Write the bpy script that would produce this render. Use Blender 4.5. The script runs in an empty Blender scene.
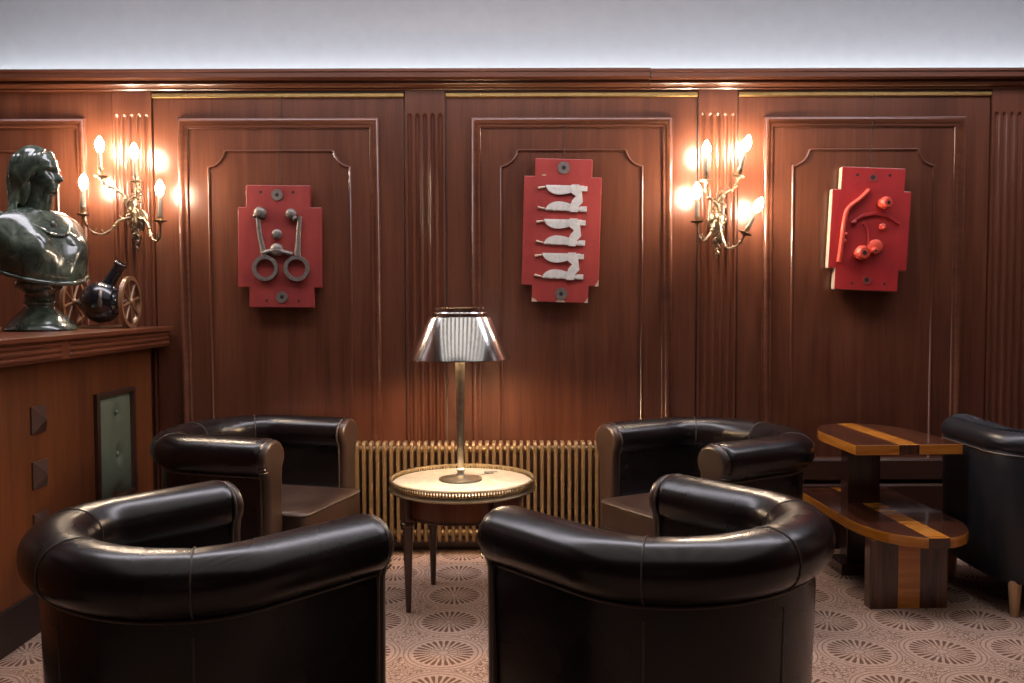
import bpy, bmesh, math, random
from mathutils import Vector, Matrix, Euler
PI = math.pi
random.seed(7)
SC = bpy.context.scene
COL = SC.collection

# ------------------------------------------------------------------ mesh helpers
class MB:
    """collects shapes and links them as ONE mesh object"""
    def __init__(s):
        s.v = []; s.f = []; s.m = []
    def add(s, verts, faces, mi=0, M=None):
        b = len(s.v)
        for p in verts:
            p = Vector(p)
            s.v.append(tuple(M @ p) if M is not None else tuple(p))
        for f in faces:
            s.f.append([b + i for i in f]); s.m.append(mi)
        return s
    def box(s, x0, x1, y0, y1, z0, z1, mi=0, M=None):
        vs = [(x, y, z) for x in (x0, x1) for y in (y0, y1) for z in (z0, z1)]
        fs = [(0, 1, 3, 2), (4, 6, 7, 5), (0, 4, 5, 1), (2, 3, 7, 6), (0, 2, 6, 4), (1, 5, 7, 3)]
        return s.add(vs, fs, mi, M)
    def lathe(s, prof, seg=32, M=None, mi=0, a0=0, a1=2 * PI, cap=True):
        full = abs(a1 - a0 - 2 * PI) < 1e-6
        n = seg if full else seg + 1
        vs = []; fs = []
        for r, z in prof:
            for k in range(n):
                a = a0 + (a1 - a0) * k / seg
                vs.append((r * math.cos(a), r * math.sin(a), z))
        for i in range(len(prof) - 1):
            for k in range(seg):
                k2 = (k + 1) % n
                fs.append((i * n + k, i * n + k2, (i + 1) * n + k2, (i + 1) * n + k))
        if cap and full:
            if prof[0][0] > 1e-5: fs.append(tuple(reversed(range(n))))
            if prof[-1][0] > 1e-5: fs.append(tuple((len(prof) - 1) * n + k for k in range(n)))
        return s.add(vs, fs, mi, M)
    def tube(s, pts, rad, seg=10, M=None, mi=0, closed=False, flat=1.0):
        pts = [Vector(p) for p in pts]
        n = len(pts)
        rads = rad if isinstance(rad, (list, tuple)) else [rad] * n
        vs = []; fs = []
        prev = None
        for i, p in enumerate(pts):
            if closed: t = pts[(i + 1) % n] - pts[i - 1]
            else: t = pts[min(i + 1, n - 1)] - pts[max(i - 1, 0)]
            t.normalize()
            if prev is None:
                up = Vector((0, 0, 1)) if abs(t.z) < .9 else Vector((0, 1, 0))
                u = t.cross(up).normalized()
            else:
                u = (prev - t * prev.dot(t)).normalized()
            prev = u
            w = t.cross(u)
            for k in range(seg):
                a = 2 * PI * k / seg
                vs.append(p + (u * math.cos(a) + w * math.sin(a) * flat) * rads[i])
        for i in range(n if closed else n - 1):
            j = (i + 1) % n
            for k in range(seg):
                k2 = (k + 1) % seg
                fs.append((i * seg + k, i * seg + k2, j * seg + k2, j * seg + k))
        if not closed:
            fs.append(tuple(reversed(range(seg)))); fs.append(tuple((n - 1) * seg + k for k in range(seg)))
        return s.add(vs, fs, mi, M)
    def ball(s, c, r, seg=16, rings=10, M=None, mi=0, rot=None):
        r = r if isinstance(r, (list, tuple)) else (r, r, r)
        R = Euler(rot).to_matrix() if rot else Matrix.Identity(3)
        vs = []; fs = []
        for i in range(rings + 1):
            th = PI * i / rings
            for k in range(seg):
                a = 2 * PI * k / seg
                q = Vector((r[0] * math.sin(th) * math.cos(a), r[1] * math.sin(th) * math.sin(a), r[2] * math.cos(th)))
                vs.append(Vector(c) + R @ q)
        for i in range(rings):
            for k in range(seg):
                k2 = (k + 1) % seg
                fs.append((i * seg + k, (i + 1) * seg + k, (i + 1) * seg + k2, i * seg + k2))
        return s.add(vs, fs, mi, M)
    def prism(s, outline, z0, z1, M=None, mi=0, mi_side=None):
        n = len(outline)
        vs = [(x, y, z0) for x, y in outline] + [(x, y, z1) for x, y in outline]
        s.add(vs, [tuple(reversed(range(n))), tuple(range(n, 2 * n))], mi, M)
        b = len(s.v) - 2 * n
        for i in range(n):
            j = (i + 1) % n
            s.f.append([b + i, b + j, b + n + j, b + n + i]); s.m.append(mi if mi_side is None else mi_side)
        return s
    def loft(s, rings, M=None, mi=0, closed=True, caps=True):
        n = len(rings[0]); vs = [p for r in rings for p in r]; fs = []
        for i in range(len(rings) - 1):
            for k in range(n if closed else n - 1):
                k2 = (k + 1) % n
                fs.append((i * n + k, i * n + k2, (i + 1) * n + k2, (i + 1) * n + k))
        if caps:
            fs.append(tuple(reversed(range(n)))); fs.append(tuple((len(rings) - 1) * n + k for k in range(n)))
        return s.add(vs, fs, mi, M)
    def frame(s, path, prof, M=None, mi=0):
        """sweep prof [(inset, height)] round a closed 2-D path with mitred corners; path in (x, z), height towards -y"""
        n = len(path); rings = []
        P = [Vector(p) for p in path]
        area = sum(P[i].x * P[(i + 1) % n].y - P[(i + 1) % n].x * P[i].y for i in range(n))
        sg = 1 if area > 0 else -1
        vs = []; m = len(prof)
        for i in range(n):
            a = (P[i] - P[i - 1]).normalized(); b = (P[(i + 1) % n] - P[i]).normalized()
            na = Vector((-a.y, a.x)) * sg; nb = Vector((-b.y, b.x)) * sg
            mt = (na + nb); mt = mt / max(.3, (1 + na.dot(nb)))
            for o, h in prof:
                q = P[i] + mt * o
                vs.append((q.x, -h, q.y))
        fs = []
        for i in range(n):
            j = (i + 1) % n
            for k in range(m - 1):
                fs.append((i * m + k, j * m + k, j * m + k + 1, i * m + k + 1))
        return s.add(vs, fs, mi, M)
    def build(s, name, mats, parent=None, smooth=True, bevel=0, angle=40, loc=None, subsurf=0, bseg=2):
        me = bpy.data.meshes.new(name)
        me.from_pydata([tuple(v) for v in s.v], [], s.f)
        if not isinstance(mats, (list, tuple)): mats = [mats]
        for mm in mats: me.materials.append(mm)
        me.polygons.foreach_set('material_index', s.m)
        bm = bmesh.new(); bm.from_mesh(me)
        bmesh.ops.remove_doubles(bm, verts=bm.verts, dist=1e-5)
        bmesh.ops.recalc_face_normals(bm, faces=bm.faces)
        bm.to_mesh(me); bm.free()
        if smooth:
            me.polygons.foreach_set('use_smooth', [True] * len(me.polygons))
            if angle < 180:
                me.set_sharp_from_angle(angle=math.radians(angle))
        o = bpy.data.objects.new(name, me); COL.objects.link(o)
        if loc is not None: o.location = loc
        if parent is not None: o.parent = parent
        if bevel:
            b = o.modifiers.new('edge', 'BEVEL'); b.width = bevel; b.segments = bseg; b.limit_method = 'ANGLE'; b.angle_limit = math.radians(35)
            b.harden_normals = False
        if subsurf:
            b = o.modifiers.new('soft', 'SUBSURF'); b.levels = subsurf; b.render_levels = subsurf
        return o

def tag(o, label=None, cat=None, group=None, kind=None):
    if label: o['label'] = label
    if cat: o['category'] = cat
    if group: o['group'] = group
    if kind: o['kind'] = kind
    return o
def thing(name, label, cat, loc=(0, 0, 0), rz=0, group=None, kind=None):
    o = bpy.data.objects.new(name, None); COL.objects.link(o)
    o.location = loc; o.rotation_euler = (0, 0, rz); o.empty_display_size = .1
    return tag(o, label, cat, group, kind)
def dup(root, loc, rz, label):
    r = root.copy(); COL.objects.link(r); r.location = loc; r.rotation_euler = (0, 0, rz); r['label'] = label
    for ch in list(root.children):
        c = ch.copy(); COL.objects.link(c); c.parent = r
        for g in list(ch.children):
            d = g.copy(); COL.objects.link(d); d.parent = c
    return r
def catmull(pts, k=8):
    P = [Vector(p) for p in pts]; out = []
    for i in range(len(P) - 1):
        p0 = P[max(i - 1, 0)]; p1 = P[i]; p2 = P[i + 1]; p3 = P[min(i + 2, len(P) - 1)]
        for j in range(k):
            t = j / k
            out.append(.5 * ((2 * p1) + (p2 - p0) * t + (2 * p0 - 5 * p1 + 4 * p2 - p3) * t * t + (3 * p1 - p0 - 3 * p2 + p3) * t ** 3))
    out.append(P[-1]); return out

# ------------------------------------------------------------------ materials
class NT:
    def __init__(s, name):
        s.mat = bpy.data.materials.new(name); s.mat.use_nodes = True
        s.t = s.mat.node_tree; s.N = s.t.nodes; s.L = s.t.links
        s.b = s.N['Principled BSDF']
    def n(s, typ, **kw):
        o = s.N.new(typ)
        for k, v in kw.items(): setattr(o, k, v)
        return o
    def link(s, a, b): s.L.new(a, b)
    def val(s, sock, x):
        if isinstance(x, (int, float)): sock.default_value = x
        else: s.L.new(x, sock)
    def math(s, op, a, b=None, c=None):
        o = s.N.new('ShaderNodeMath'); o.operation = op
        s.val(o.inputs[0], a)
        if b is not None: s.val(o.inputs[1], b)
        if c is not None: s.val(o.inputs[2], c)
        return o.outputs[0]
    def ramp(s, fac, stops, interp='LINEAR'):
        o = s.N.new('ShaderNodeValToRGB'); o.color_ramp.interpolation = interp
        e = o.color_ramp.elements
        while len(e) < len(stops): e.new(.5)
        for i, (p, c) in enumerate(stops):
            e[i].position = p; e[i].color = (*c, 1)
        s.val(o.inputs[0], fac); return o.outputs[0]
    def mix(s, fac, a, b, mode='MIX'):
        o = s.N.new('ShaderNodeMix'); o.data_type = 'RGBA'; o.blend_type = mode
        s.val(o.inputs[0], fac)
        for sock, x in ((o.inputs[6], a), (o.inputs[7], b)):
            if isinstance(x, tuple): sock.default_value = (*x, 1)
            else: s.L.new(x, sock)
        return o.outputs[2]
    def coord(s, scale=(1, 1, 1), rot=(0, 0, 0), src='Object'):
        tc = s.N.new('ShaderNodeTexCoord'); mp = s.N.new('ShaderNodeMapping')
        mp.inputs['Scale'].default_value = scale; mp.inputs['Rotation'].default_value = rot
        s.L.new(tc.outputs[src], mp.inputs[0]); return mp.outputs[0]
    def noise(s, vec, scale, detail=4, rough=.55, dist=0):
        o = s.N.new('ShaderNodeTexNoise'); o.inputs['Scale'].default_value = scale; o.inputs['Detail'].default_value = detail
        o.inputs['Roughness'].default_value = rough; o.inputs['Distortion'].default_value = dist
        s.L.new(vec, o.inputs['Vector']); return o.outputs['Fac']
    def bump(s, h, strength=.2, dist=.005):
        o = s.N.new('ShaderNodeBump'); o.inputs['Strength'].default_value = strength; o.inputs['Distance'].default_value = dist
        s.L.new(h, o.inputs['Height']); s.L.new(o.outputs[0], s.b.inputs['Normal'])
    def set(s, **kw):
        nm = dict(col='Base Color', rough='Roughness', metal='Metallic', coat='Coat Weight', coatr='Coat Roughness', spec='Specular IOR Level', em='Emission Color', es='Emission Strength', trans='Transmission Weight', ior='IOR')
        for k, v in kw.items():
            i = s.b.inputs[nm[k]]
            if isinstance(v, tuple): i.default_value = (*v, 1)
            elif isinstance(v, (int, float)): i.default_value = v
            else: s.L.new(v, i)
        return s

def plain(name, col, rough=.5, metal=0, var=.12, nscale=30, bump=0, **kw):
    n = NT(name); v = n.coord()
    f = n.noise(v, nscale, 4)
    dk = tuple(c * (1 - var) for c in col); lt = tuple(min(1, c * (1 + var)) for c in col)
    n.set(col=n.ramp(f, [(.3, dk), (.7, lt)]), rough=rough, metal=metal, **kw)
    if bump: n.bump(f, bump, .003)
    return n.mat
def wood(name, dark, light, axis='Z', rough=.30, coat=.5, fine=1.0, coatr=.2, spec=.5):
    n = NT(name)
    sc = {'Z': (22 * fine, 22 * fine, 1.3), 'X': (1.3, 22 * fine, 22 * fine), 'Y': (22 * fine, 1.3, 22 * fine)}[axis]
    v = n.coord(sc)
    f1 = n.noise(v, 1.0, 6, .62, .6)
    sc2 = tuple(a * .12 if a > 2 else a * .5 for a in sc)
    f2 = n.noise(n.coord(sc2), 1.0, 3, .5, .3)
    sc3 = tuple(a * 8 if a > 2 else a * 3 for a in sc)
    f3 = n.noise(n.coord(sc3), 1.0, 2, .5)
    f = n.math('ADD', n.math('MULTIPLY', f1, .55), n.math('MULTIPLY', f2, .45))
    mid = tuple((a + b) / 2 for a, b in zip(dark, light))
    c = n.ramp(f, [(.33, dark), (.5, mid), (.68, light)])
    c = n.mix(n.math('MULTIPLY', n.ramp(f3, [(.5, (0, 0, 0)), (.72, (1, 1, 1))]), .35), c, tuple(x * .45 for x in dark))
    n.set(col=c, rough=rough, coat=coat, coatr=coatr, spec=spec)
    n.bump(f3, .06, .002)
    return n.mat
def emit(name, col, s):
    n = NT(name); n.set(col=(0.8, 0.8, 0.8), em=col, es=s, rough=.4); return n.mat

MAH = wood('mahogany_vertical', (.060, .0175, .0085), (.140, .046, .0235), 'Z')
MAHX = wood('mahogany_horizontal', (.060, .0175, .0085), (.140, .046, .0235), 'X')
MAHY = wood('mahogany_counter_ledge', (.10, .028, .0125), (.22, .066, .028), 'Y')
CNT = wood('mahogany_counter', (.095, .026, .0085), (.22, .066, .02), 'Z', rough=.4, coat=.15)
STUD = wood('stud_wood', (.06, .03, .022), (.10, .052, .038), 'Z')
DKW = wood('dark_slat_wood', (.034, .014, .009), (.065, .027, .017), 'X')
MAC = wood('dark_striped_veneer', (.028, .009, .005), (.11, .036, .018), 'Y', rough=.2, coat=.6, coatr=.1, fine=1.6)
ORG = wood('orange_veneer', (.30, .095, .014), (.52, .2, .035), 'Y', rough=.22, coat=.6, coatr=.1, fine=1.4)
MACZ = wood('dark_upright_veneer', (.035, .012, .008), (.10, .036, .021), 'Z', rough=.25, coat=.5, coatr=.12)
ORGZ = wood('orange_upright_veneer', (.30, .095, .014), (.50, .19, .035), 'X', rough=.25, coat=.5)
TBL = wood('table_mahogany', (.09, .026, .01), (.2, .065, .026), 'Z', rough=.28, coat=.5)
LEGD = wood('table_leg_wood', (.03, .011, .007), (.075, .026, .014), 'Z', rough=.28, coat=.5)
PALE = wood('pale_leg_wood', (.42, .22, .1), (.62, .37, .19), 'Z', rough=.4)
PLASTER = plain('white_plaster', (.33, .34, .352), .85, var=.03, nscale=14, bump=.05)
BRASS = plain('brass', (.62, .42, .17), .32, 1, .12)
GILT = plain('old_gilt_metal', (.25, .19, .13), .4, 1, .35, 70)
RADM = plain('bronze_radiator_paint', (.26, .165, .078), .42, .4, .12, 20)
CHROME = plain('polished_chrome', (.90, .89, .88), .14, 1, .02, 22, bump=.02)
NICKEL = plain('aged_nickel', (.68, .63, .52), .3, 1, .22, 40)
IRON = plain('dark_iron', (.17, .145, .13), .45, .5, .2, 60)
LEAD = plain('pale_cast_metal', (.56, .54, .51), .45, .15, .12, 60, bump=.15)
BLACKW = plain('black_feet', (.012, .011, .010), .4)
WHITE = plain('lamp_shade_lining', (.8, .78, .74), .6, var=.02)
CREAM = plain('candle_sleeve', (.20, .16, .12), .5, var=.2)
WIRE = plain('dark_wire', (.02, .014, .012), .7)
HOLE = plain('bolt_hole_dark', (.012, .009, .008), .7)

def red_paint(name, a, b):
    n = NT(name); v = n.coord((1, 1, .35))
    f = n.noise(v, 9, 6, .65); g = n.noise(n.coord(), 34, 5, .7)
    c = n.ramp(f, [(.3, a), (.7, b)])
    c = n.mix(n.ramp(g, [(.68, (0, 0, 0)), (.74, (1, 1, 1))]), c, tuple(x * .45 for x in a))
    n.set(col=c, rough=.42); n.bump(g, .12, .003); return n.mat
RED1 = red_paint('dull_red_paint', (.185, .020, .022), (.27, .040, .030))
RED2 = red_paint('worn_red_paint', (.235, .024, .023), (.33, .046, .036))
RED3 = red_paint('bright_red_paint', (.25, .011, .013), (.34, .021, .020))
RED3B = red_paint('orange_red_paint', (.52, .055, .03), (.60, .075, .045))
EDGEW = plain('bare_board_edge', (.47, .36, .27), .6, var=.2, nscale=40)

def leather(name, a, b, rough, spec=.5):
    n = NT(name)
    f = n.noise(n.coord(), 5, 3, .5)
    n.set(col=n.ramp(f, [(.3, a), (.7, b)]), rough=n.ramp(f, [(.3, (rough - .03,) * 3), (.7, (rough + .05,) * 3)]), spec=spec)
    h = n.math('ADD', n.math('MULTIPLY', n.noise(n.coord(), 220, 2), .02), n.noise(n.coord(), 6, 2, .4))
    n.bump(h, .12, .02); return n.mat
LEA = leather('dark_brown_leather', (.0058, .0036, .0040), (.0105, .0066, .0068), .25, .55)
LEAB = leather('brown_leather', (.030, .017, .013), (.048, .028, .021), .32)
SEAM = plain('leather_piping', (.075, .055, .045), .45)
LEABK = leather('black_leather', (.008, .009, .012), (.014, .015, .02), .33)
GREENL = leather('green_leather', (.11, .13, .085), (.15, .175, .12), .38)

def glaze(name, a, b, c):
    n = NT(name); f = n.noise(n.coord(), 11, 5, .6, 1.2)
    n.set(col=n.ramp(f, [(.35, a), (.52, b), (.7, c)]), rough=.2, coat=.6, coatr=.1)
    n.bump(n.noise(n.coord(), 26, 4), .12, .01); return n.mat
GRN = glaze('green_glaze', (.018, .026, .020), (.045, .062, .046), (.11, .145, .10))
BLK = glaze('black_glaze', (.006, .006, .008), (.010, .010, .014), (.02, .018, .022))
WHEELW = wood('wheel_wood', (.14, .065, .028), (.30, .15, .07), 'Z', rough=.4, coat=.2)

def marble():
    n = NT('cream_marble'); f = n.noise(n.coord(), 5, 8, .6, 1.5)
    n.set(col=n.ramp(f, [(.4, (.80, .74, .62)), (.5, (.72, .64, .52)), (.56, (.84, .78, .67))]), rough=.2, coat=.3); return n.mat
MARB = marble()

def carpet():
    n = NT('patterned_carpet')
    tc = n.N.new('ShaderNodeTexCoord'); sp = n.N.new('ShaderNodeSeparateXYZ'); n.link(tc.outputs['Object'], sp.inputs[0])
    px, py = .2955, .312
    def cell(c, o, p):
        q = n.math('DIVIDE', n.math('SUBTRACT', c, o), p)
        q = n.math('SUBTRACT', q, n.math('FLOOR', n.math('ADD', q, .5)))
        return n.math('MULTIPLY', q, .301)
    x = cell(sp.outputs[0], CX0, px); y = cell(sp.outputs[1], CY0, py)
    r = n.math('SQRT', n.math('ADD', n.math('MULTIPLY', x, x), n.math('MULTIPLY', y, y)))
    a = n.math('ARCTAN2', y, x)
    def band(c, w, soft=.002):
        d = n.math('ABSOLUTE', n.math('SUBTRACT', r, c))
        return n.math('SUBTRACT', 1.0, n.math('SMOOTH_MIN', n.math('MAXIMUM', n.math('DIVIDE', n.math('SUBTRACT', d, w), soft), 0.0), 1.0, .1))
    s = n.math('SINE', n.math('MULTIPLY', a, 26))
    petal = n.math('MULTIPLY', n.math('GREATER_THAN', s, n.math('ADD', -.35, n.math('MULTIPLY', n.math('ABSOLUTE', n.math('SUBTRACT', r, .092)), 24))), band(.082, .026))
    s2 = n.math('SINE', n.math('MULTIPLY', a, 13))
    inner = n.math('MULTIPLY', n.math('GREATER_THAN', s2, .2), band(.036, .010))
    rings = n.math('MAXIMUM', n.math('MAXIMUM', band(.126, .0015), band(.143, .0015)), n.math('MAXIMUM', band(.052, .0013), band(.020, .0013)))
    vo = n.n('ShaderNodeTexVoronoi'); vo.feature = 'DISTANCE_TO_EDGE'; vo.inputs['Scale'].default_value = 62
    nz = n.n('ShaderNodeTexNoise'); nz.inputs['Scale'].default_value = 30; n.link(tc.outputs['Object'], nz.inputs['Vector'])
    mxv = n.n('ShaderNodeMix'); mxv.data_type = 'VECTOR'; mxv.inputs[0].default_value = .04
    n.link(tc.outputs['Object'], mxv.inputs[4]); n.link(nz.outputs['Color'], mxv.inputs[5])
    n.link(mxv.outputs[1], vo.inputs['Vector'])
    filln = n.math('LESS_THAN', vo.outputs['Distance'], .085)
    fill = n.math('MULTIPLY', n.math('MULTIPLY', filln, n.math('GREATER_THAN', r, .150)), .8)
    # petals of the diagonal fan between the rosettes
    dk = n.math('MINIMUM', n.math('MAXIMUM', n.math('MAXIMUM', petal, n.math('MULTIPLY', inner, .55)), n.math('MAXIMUM', n.math('MULTIPLY', rings, .65), fill)), 1.0)
    pile = n.noise(tc.outputs['Object'], 700, 2)
    wv = n.noise(tc.outputs['Object'], 90, 3)
    base = n.ramp(wv, [(.35, (.40, .265, .20)), (.65, (.51, .355, .275))])
    c = n.mix(dk, base, (.15, .08, .052))
    c = n.mix(.35, c, n.ramp(pile, [(.3, (.3, .3, .3)), (.7, (1, 1, 1))]), 'MULTIPLY')
    n.set(col=c, rough=.95, spec=.1)
    n.bump(n.math('SUBTRACT', n.math('MULTIPLY', pile, .4), n.math('MULTIPLY', dk, .5)), .4, .004)
    return n.mat
CX0, CY0 = -.247, 3.145
CARPET = carpet()

# ------------------------------------------------------------------ setting
WY = 4.507
CEIL_FILL = 10.5
M_wall = Matrix.Translation((0, WY, 0))
XL, XR, YB, ZC = -3.3, 4.0, -2.2, 3.05

def structure(o): o['kind'] = 'structure'; return o
structure(MB().box(XL, XR, YB, WY + .2, -.1, 0).build('floor', CARPET, smooth=False))
structure(MB().box(XL - .1, XR + .1, YB - .1, WY + .2, ZC, ZC + .12).build('ceiling', PLASTER, smooth=False))
wall = structure(MB().box(XL, XR, WY, WY + .2, 0, ZC).build('wall_back', PLASTER, smooth=False))
structure(MB().box(XL - .1, XL, YB, WY, 0, ZC).build('wall_left', MAH, smooth=False))
structure(MB().box(XR, XR + .1, YB, WY + .2, 0, ZC).build('wall_right', MAH, smooth=False))
structure(MB().box(XL, XR, YB - .1, YB, 0, ZC).build('wall_front', MAH, smooth=False))

# wood panelling on the back wall
ZT = 2.29
PANELS = [(-2.595, 1.25), (-1.149, 1.238), (.297, 1.238), (1.7405, 1.243), (3.19, 1.24)]
def wall_panel(cx, w):
    m = MB(); x0, x1 = cx - w / 2, cx + w / 2
    m.box(x0, x1, -.020, 0, .06, ZT, M=M_wall)
    p = m.build('wall_panel', MAH, wall, smooth=False, bevel=.003)
    # bolection moulding round the field
    hw = .497; z0, z1 = .12, 2.150
    path = [(cx - hw, z0), (cx + hw, z0), (cx + hw, z1), (cx - hw, z1)]
    prof = [(0, .018), (0, .034), (.006, .044), (.014, .047), (.022, .043), (.028, .034), (.034, .031), (.040, .033), (.046, .030), (.050, .018)]
    MB().frame(path, prof, M_wall).build('panel_moulding', MAHX, p, angle=60)
    # thin bead with notched corners
    hb = .356; zb0, zb1 = .2, 1.998; c = .085
    pts = [(cx - hb, zb0), (cx + hb, zb0), (cx + hb, zb1 - c)]
    ctr = (cx + hb + .006, zb1 + .006)
    for k in range(9):
        a = math.radians(262 - 74 * k / 8); rr = c + .003
        pts.append((ctr[0] + rr * math.cos(a), ctr[1] + rr * math.sin(a)))
    q = [(2 * cx - x, z) for x, z in reversed(pts[3:])]
    pts += [(cx + hb - c - .012, zb1)] + [(cx - hb + c + .012, zb1)] + q + [(cx - hb, zb1 - c)]
    MB().frame(pts, [(0, .018), (.002, .026), (.007, .029), (.012, .026), (.014, .018)], M_wall).build('panel_bead', MAH, p, angle=60)
for cx, w in PANELS: wall_panel(cx, w)
def pilaster(x0, x1, flip=False):
    """fluted pilaster: five flutes with rounded tops cut into the face"""
    w = x1 - x0; n = 100; zt, z0 = 2.172, .06
    zs = [z0, .8, 1.5, 2.0, 2.12] + [zt - .022 + .022 * math.sin(PI / 2 * k / 8) for k in range(9)] + [zt + .004, ZT]
    cs = [x0 + w * (i + .65) / 5.3 for i in range(5)]; g = .0125
    rows = []
    for z in zs:
        row = []
        for i in range(n + 1):
            x = x0 + w * i / n; d = 0
            for c in cs:
                t = abs(x - c) / g
                if z > zt - .022: t = math.hypot(t, (z - (zt - .022)) / .022)
                if t < 1: d = max(d, .012 * (1 - t ** 2.5))
            if i in (0, n): d = .03
            row.append((x, -.030 + d, z))
        rows.append(row)
    MB().loft(rows, M_wall, closed=False, caps=False).build('fluted_pilaster', MAH, wall, angle=35)
for x0, x1 in ((-1.966, -1.772), (-.526, -.326), (.920, 1.115), (2.366, 2.566)): pilaster(x0, x1)

def cornice(name, x0, x1, dz):
    prof = [(0, 2.283), (.022, 2.283), (.022, 2.290), (.034, 2.291), (.038, 2.297), (.034, 2.303), (.045, 2.305), (.060, 2.312), (.066, 2.322), (.064, 2.332), (.058, 2.338), (.062, 2.346), (.078, 2.352), (.092, 2.362), (.096, 2.374), (.092, 2.382), (.10, 2.384), (.104, 2.386), (.104, 2.402), (.097, 2.402), (.097, 2.352), (0, 2.352)]
    r = [[(x, -a, 2.278 + (z - 2.283) * .79 + dz * (z > 2.34)) for a, z in prof] for x in (x0, x1)]
    return structure(MB().loft(r, M_wall).build(name, MAHX, angle=40))
cornice('trim_1', XL, .675, 0); cornice('trim_2', .676, XR, -.004)
structure(MB().box(XL, XR, -.032, 0, 0, .058, M=M_wall).build('baseboard_back', DKW, smooth=False, bevel=.004))
# horizontal boards low on the wall in the last bay
bd = thing('trim_3', None, None, (0, 0, 0), kind='structure')
for z0, z1, d in ((.356, .462, .060), (.186, .335, .062), (.060, .174, .066)):
    r = [[(x, -a, z) for a, z in ((0.02, z0), (d, z0), (d, z1 - .014), (d - .006, z1 - .004), (d - .014, z1), (.02, z1))] for x in (1.02, 3.8)]
    MB().loft(r, M_wall).build('board', DKW, bd, angle=30)

# hidden light trough on the cornice and the coves of the other walls
COVE = emit('cool_white_light_strip', (.86, .95, 1.0), 16.0)
t = thing('cove_light', 'cool white strip light lying on top of the wooden cornice', 'light strip', (0, WY, 0))
MB().box(XL + .05, XR - .05, -.085, -.060, 2.336, 2.345).build('light_strip', COVE, t, smooth=False)

# unseen panels added as room light, slatted to stripe the chrome shade's reflection
lt = thing('added_ceiling_light', 'added unseen luminous panel with dark slats above the seating', 'ceiling light', (0, 0, ZC))
DIFF = emit('added_luminous_panel', (1.0, .95, .90), .95)
MB().box(-2.75, 3.35, .2, 3.15, -.03, -.0).build('added_diffuser', DIFF, lt, smooth=False)
for i in range(13):
    x = -2.68 + i * .5
    MB().box(x - .105, x + .105, .18, 3.17, -.09, -.031).build('added_slat', HOLE, lt, smooth=False)
lt = thing('added_ceiling_light', 'added unseen bright panel overhead along the panelled wall', 'ceiling light', (0, 0, ZC))  # second panel out of view, added to brighten the wall and leather from above
MB().box(-2.7, 3.3, 3.42, 3.88, -.03, 0).build('added_diffuser', emit('added_bright_panel', (.92, .89, 1.0), CEIL_FILL), lt, smooth=False)
MB().frame([(-2.76, 3.36), (3.36, 3.36), (3.36, 3.94), (-2.76, 3.94)], [(0, 0), (0, .05), (.06, .05), (.06, 0)], Matrix(((1, 0, 0, 0), (0, 0, 1, 0), (0, 1, 0, 0), (0, 0, 0, 1)))).build('trim_frame', PLASTER, lt, smooth=False)

# ------------------------------------------------------------------ brass picture rails
for cx, w, wh in ((-1.149, 1.238, 'above the plaque with two iron rings'), (.297, 1.238, 'above the plaque of grey leaf castings'), (1.7405, 1.243, 'above the plaque with red knobs')):
    t = thing('picture_rail', 'thin brass picture rail under the cornice ' + wh, 'picture rail', (cx, WY - .02, 2.262), group='brass picture rails')
    r = [[(x, -a, z) for a, z in ((0, -.012), (.008, -.012), (.014, -.008), (.014, .006), (.009, .011), (0, .011))] for x in (-w / 2, w / 2)]
    MB().loft(r).build('rail', BRASS, t, angle=30)
    for sx in (-.45, .45):
        MB().ball((sx, -.015, 0), .004, 8, 6).build('screw', BRASS, t)

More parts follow.
